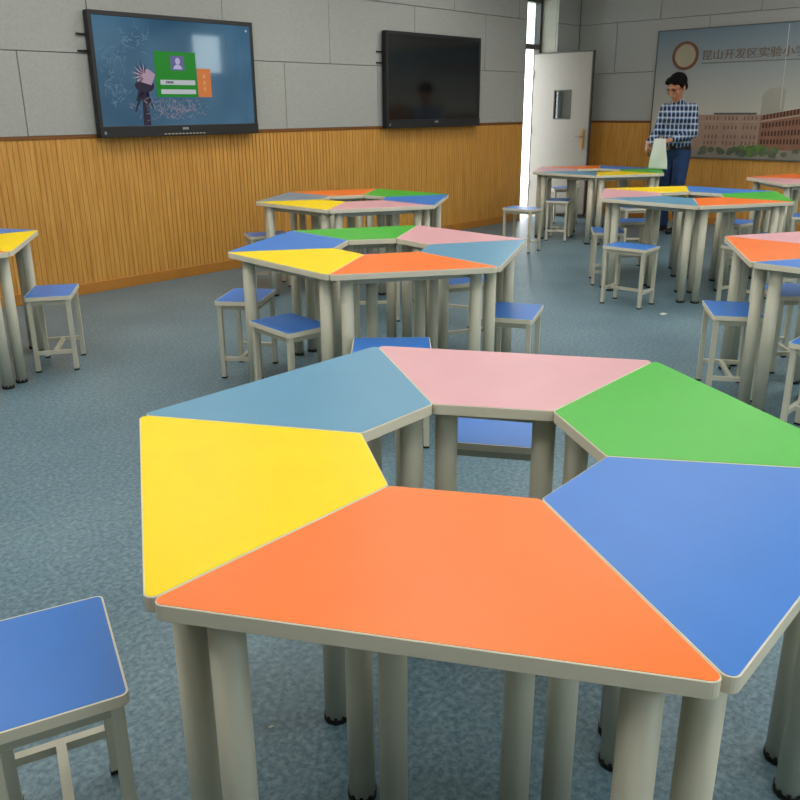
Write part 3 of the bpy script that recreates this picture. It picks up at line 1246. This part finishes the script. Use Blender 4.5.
# joints (local: faces -Y, his left is +X)
hipL, hipR = Vector((.088, .01, .93)), Vector((-.088, .01, .93))
kneeL, kneeR = Vector((.10, -.03, .50)), Vector((-.10, -.01, .50))
ankL, ankR = Vector((.115, .03, .09)), Vector((-.115, .04, .09))
shL, shR = Vector((.175, -.01, 1.41)), Vector((-.175, -.02, 1.41))
elL, elR = Vector((.225, -.01, 1.145)), Vector((-.215, -.07, 1.155))
wrL, wrR = Vector((.115, -.225, 1.075)), Vector((-.185, -.27, 1.02))
chest, belly, neck = Vector((0, -.01, 1.30)), Vector((0, 0, 1.10)), Vector((0, -.035, 1.49))
headc = Vector((0, -.085, 1.645))


def hand(bm, wr, direction, palm_n, side):
    """palm, four unequal bent fingers and a thumb leaving the side of the palm"""
    d = Vector(direction).normalized()
    nrm = Vector(palm_n).normalized()
    s = d.cross(nrm).normalized() * side
    nrm = s.cross(d).normalized() * side
    pc = wr + d * .055
    capsule(bm, wr, wr + d * .03, .027, .030)
    for k in range(-1, 3):
        o = s * (.021 * (k - .5))
        capsule(bm, wr + d * .02 + o * .6, wr + d * .085 + o, .016, .0125)
    for k, L in zip(range(-1, 3), (.070, .080, .076, .060)):
        o = s * (.0215 * (k - .5))
        b0 = wr + d * .085 + o
        b1 = b0 + (d * .9 + nrm * .35).normalized() * L * .5
        b2 = b1 + (d * .45 + nrm * .9).normalized() * L * .32
        b3 = b2 + (-d * .1 + nrm).normalized() * L * .24
        capsule(bm, b0, b1, .0105, .0095)
        capsule(bm, b1, b2, .0095, .0088)
        capsule(bm, b2, b3, .0088, .0075)
    t0 = wr + d * .025 - s * .026
    t1 = t0 - s * .026 + d * .032 + nrm * .012
    t2 = t1 + d * .030 + nrm * .020 + s * .002
    capsule(bm, t0, t1, .015, .012)
    capsule(bm, t1, t2, .012, .009)


bm = bmesh.new()
# torso and limbs under the clothes, one continuous figure
capsule(bm, (0, .0, .98), (0, -.005, 1.15), .085, .085)
capsule(bm, (-.07, -.01, 1.31), (.07, -.01, 1.31), .08, .08)
capsule(bm, (0, 0, 1.12), (0, -.01, 1.30), .085, .085)
capsule(bm, shL * .9 + Vector((0, 0, .135)), shR * .9 + Vector((0, 0, .135)), .045, .045)
capsule(bm, (0, -.015, 1.42), (0, -.06, 1.55), .058, .055)
for h_, k_, a_ in ((hipL, kneeL, ankL), (hipR, kneeR, ankR)):
    capsule(bm, h_, k_, .078, .052)
    capsule(bm, k_, a_, .052, .036)
    capsule(bm, a_ + Vector((0, .02, -.04)), a_ + Vector((0, -.15, -.055)), .035, .028)
for s_, e_, w_ in ((shL, elL, wrL), (shR, elR, wrR)):
    capsule(bm, s_, e_, .045, .036)
    capsule(bm, e_, w_, .036, .025)
# hands
hand(bm, wrL, (-.80, -.55, -.12), (-.25, .35, -.9), 1)
hand(bm, wrR, (.45, -.75, -.35), (.75, .45, -.3), -1)
# head, tilted forward
Rh = Matrix.Rotation(math.radians(24), 4, 'X')
HS = 1.12


def H(x, y, z):
    return headc + (Rh @ Vector((x * HS, y * HS, z * HS)))


ell(bm, H(0, .012, .03), (.079, .098, .092), Rh)
ell(bm, H(0, -.022, -.045), (.061, .070, .078), Rh)
ell(bm, H(0, -.052, -.098), (.032, .030, .024), Rh)          # chin
ell(bm, H(0, -.102, -.018), (.013, .020, .032), Rh)          # nose bridge to tip
ell(bm, H(0, -.113, -.036), (.017, .014, .012), Rh)
ell(bm, H(0, -.090, .018), (.055, .014, .011), Rh)           # brow ridge
ell(bm, H(0, -.087, -.070), (.026, .012, .009), Rh)          # lips
for sgn in (-1, 1):
    ell(bm, H(sgn * .050, -.068, -.028), (.022, .020, .020), Rh)   # cheekbones
    ell(bm, H(sgn * .080, .008, -.012), (.010, .018, .032), Rh)    # ears
body = fused('body', bm, skin, man, .0065, 3)

bm = bmesh.new()
for sgn in (-1, 1):
    ell(bm, H(sgn * .030, -.0845, .0), (.013, .009, .007), Rh, 12, 8)
obj('eyes', bm, mat('dark_eyes', (30, 22, 20), .2), man, smooth=True)
bm = bmesh.new()
ell(bm, H(0, -.094, -.070), (.023, .0085, .0035), Rh, 12, 8)
obj('mouth', bm, mat('lips', (132, 70, 62), .5), man, smooth=True)
bm = bmesh.new()
for sgn in (-1, 1):
    ell(bm, H(sgn * .030, -.098, .022), (.020, .006, .0045), Rh, 12, 8)
obj('eyebrows', bm, hairm, man, smooth=True)

# hair: cap of short black hair with a fringe
bm = bmesh.new()
ell(bm, H(0, .026, .046), (.089, .104, .092), Rh)
ell(bm, H(.0, -.048, .094), (.070, .045, .032), Rh)
ell(bm, H(.040, -.062, .078), (.036, .030, .028), Rh)
ell(bm, H(-.040, -.062, .078), (.036, .030, .028), Rh)
for sgn in (-1, 1):
    ell(bm, H(sgn * .077, .008, .030), (.011, .042, .045), Rh)
    ell(bm, H(sgn * .035, .074, -.01), (.036, .026, .055), Rh)
fused('hair', bm, hairm, man, .006, 1)

# glasses
gl = bmesh.new()
for sgn in (-1, 1):
    n = 20
    ring = []
    for i in range(n):
        t = 2 * PI * i / n
        ring.append(H(sgn * .031 + .023 * math.cos(t), -.104, -.002 + .016 * math.sin(t)))
    for i in range(n):
        capsule(gl, ring[i], ring[(i + 1) % n], .0016, .0016, 6)
    capsule(gl, H(sgn * .054, -.103, .004), H(sgn * .080, -.01, .002), .0016, .0016, 6)
capsule(gl, H(-.008, -.106, .0), H(.008, -.106, .0), .0016, .0016, 6)
obj('glasses', gl, mat('dark_glasses_frame', (30, 26, 26), .3), man)

# shirt
bm = bmesh.new()
capsule(bm, (-.045, .0, 1.03), (.045, .0, 1.03), .132, .132)
capsule(bm, (-.05, .0, 1.16), (.05, .0, 1.16), .128, .128)
capsule(bm, (-.075, -.01, 1.31), (.075, -.01, 1.31), .122, .122)
capsule(bm, shL + Vector((-.02, .01, -.012)), shR + Vector((.02, .01, -.012)), .072, .072)
capsule(bm, (0, -.01, 1.42), (0, -.03, 1.485), .085, .066)
for s_, e_, w_ in ((shL, elL, wrL), (shR, elR, wrR)):
    capsule(bm, s_, e_, .066, .054)
    capsule(bm, e_, w_ + (e_ - w_) * .10, .055, .042)
    for k in range(3):
        p = e_.lerp(w_, .15 + .22 * k)
        capsule(bm, p + Vector((0, 0, -.012)), p + Vector((.012, -.01, .01)), .047 - .004 * k, .045 - .004 * k)
shirt = fused('shirt', bm, shirtm, man, .010, 3)
bm = bmesh.new()
for sgn in (-1, 1):
    vs = [(sgn * .006, -.105, 1.435), (sgn * .062, -.088, 1.445), (sgn * .082, -.045, 1.500), (sgn * .055, -.082, 1.505)]
    a = [bm.verts.new(v) for v in vs]
    b = [bm.verts.new((v[0], v[1] - .006, v[2] + .003)) for v in vs]
    bm.faces.new(a)
    bm.faces.new(b[::-1])
    for i in range(4):
        bm.faces.new((a[i], b[i], b[(i + 1) % 4], a[(i + 1) % 4]))
obj('collar', bm, shirtm, shirt)
bm = bmesh.new()
for k in range(5):
    ell(bm, Vector((0, -.134 - (.004 if k < 3 else 0), 1.05 + k * .078)), (.005, .003, .005), None, 10, 6)
obj('buttons', bm, M['white'], shirt)

# trousers
bm = bmesh.new()
capsule(bm, (-.058, .008, .955), (.058, .008, .955), .118, .118)
for h_, k_, a_ in ((hipL, kneeL, ankL), (hipR, kneeR, ankR)):
    capsule(bm, h_, k_, .100, .070)
    capsule(bm, k_, a_ + Vector((0, 0, .0)), .070, .058)
    capsule(bm, a_ + Vector((0, -.01, .015)), a_ + Vector((0, 0, .05)), .066, .064)
fused('jeans', bm, jean, man, .010, 3)
bm = bmesh.new()
n = 36
ring_o = [(.182 * math.cos(2 * PI * i / n), .005 + .136 * math.sin(2 * PI * i / n)) for i in range(n)]
prism(bm, ring_o, .965, 1.003)
belt = obj('belt', bm, beltm, man, smooth=False)
bm = bmesh.new()
box(bm, -.026, .026, -.140, -.131, .966, 1.002)
obj('buckle', bm, M['chrome'], belt)
for sgn, a_ in ((1, ankL), (-1, ankR)):
    bm = bmesh.new()
    capsule(bm, a_ + Vector((0, .03, -.042)), a_ + Vector((0, -.10, -.048)), .044, .040)
    capsule(bm, a_ + Vector((0, -.10, -.050)), a_ + Vector((0, -.18, -.056)), .042, .032)
    capsule(bm, a_ + Vector((0, .02, -.03)), a_ + Vector((0, .01, .0)), .042, .044)
    for v in bm.verts:
        if v.co.z < .004:
            v.co.z = .004
    fused('shoe', bm, shoe, man, .008, 2)
bm = bmesh.new()
capsule(bm, wrL + (elL - wrL) * .04, wrL + (elL - wrL) * .10, .031, .031)
obj('watch', bm, M['black'], man, smooth=True)

# white sheet held in front, its lower edge near the desk
bm = bmesh.new()
n, m_ = 12, 14
top = []
for th_ in (0, .0016):
    g = []
    for i in range(m_ + 1):
        v = i / m_
        row = []
        for j in range(n + 1):
            u_ = j / n
            wv = .105 + .075 * v
            x = -wv * .62 + wv * 1.25 * u_
            bend = .020 * math.sin(u_ * 3.2 + v * 2) + .010 * math.sin(v * 7 + u_ * 3)
            row.append(bm.verts.new((x, bend + th_, -.32 * v)))
        g.append(row)
    top.append(g)
for gi, g in enumerate(top):
    for i in range(m_):
        for j in range(n):
            q = (g[i][j], g[i][j + 1], g[i + 1][j + 1], g[i + 1][j])
            bm.faces.new(q if gi == 0 else q[::-1])
A, Bg = top
for i in range(m_):
    bm.faces.new((A[i][0], A[i + 1][0], Bg[i + 1][0], Bg[i][0]))
    bm.faces.new((A[i][n], Bg[i][n], Bg[i + 1][n], A[i + 1][n]))
for j in range(n):
    bm.faces.new((A[0][j], Bg[0][j], Bg[0][j + 1], A[0][j + 1]))
    bm.faces.new((A[m_][j], A[m_][j + 1], Bg[m_][j + 1], Bg[m_][j]))
sh = obj('paper_sheet', bm, paper, smooth=True)
Rm = Matrix.Rotation(math.radians(-34) + ROT, 4, 'Z')
sh.location = W(3.15, 9.30) + Rm @ Vector((-.045, -.36, 1.055))
sh.rotation_euler = (0, 0, math.radians(-34) + ROT)
tag(sh, 'white sheet hanging from the hands of the man beside the green desk', 'paper')

# ------------------------------------------------------------------ world and view
w = bpy.data.worlds.new('daylight')
sc.world = w
w.use_nodes = True
bg = w.node_tree.nodes['Background']
bg.inputs['Color'].default_value = (.95, .98, 1, 1)
bg.inputs['Strength'].default_value = 5.2
vs = sc.view_settings
vs.view_transform = 'Standard'
vs.look = 'None'
vs.gamma = 1
vs.use_curve_mapping = False
vs.exposure = 0
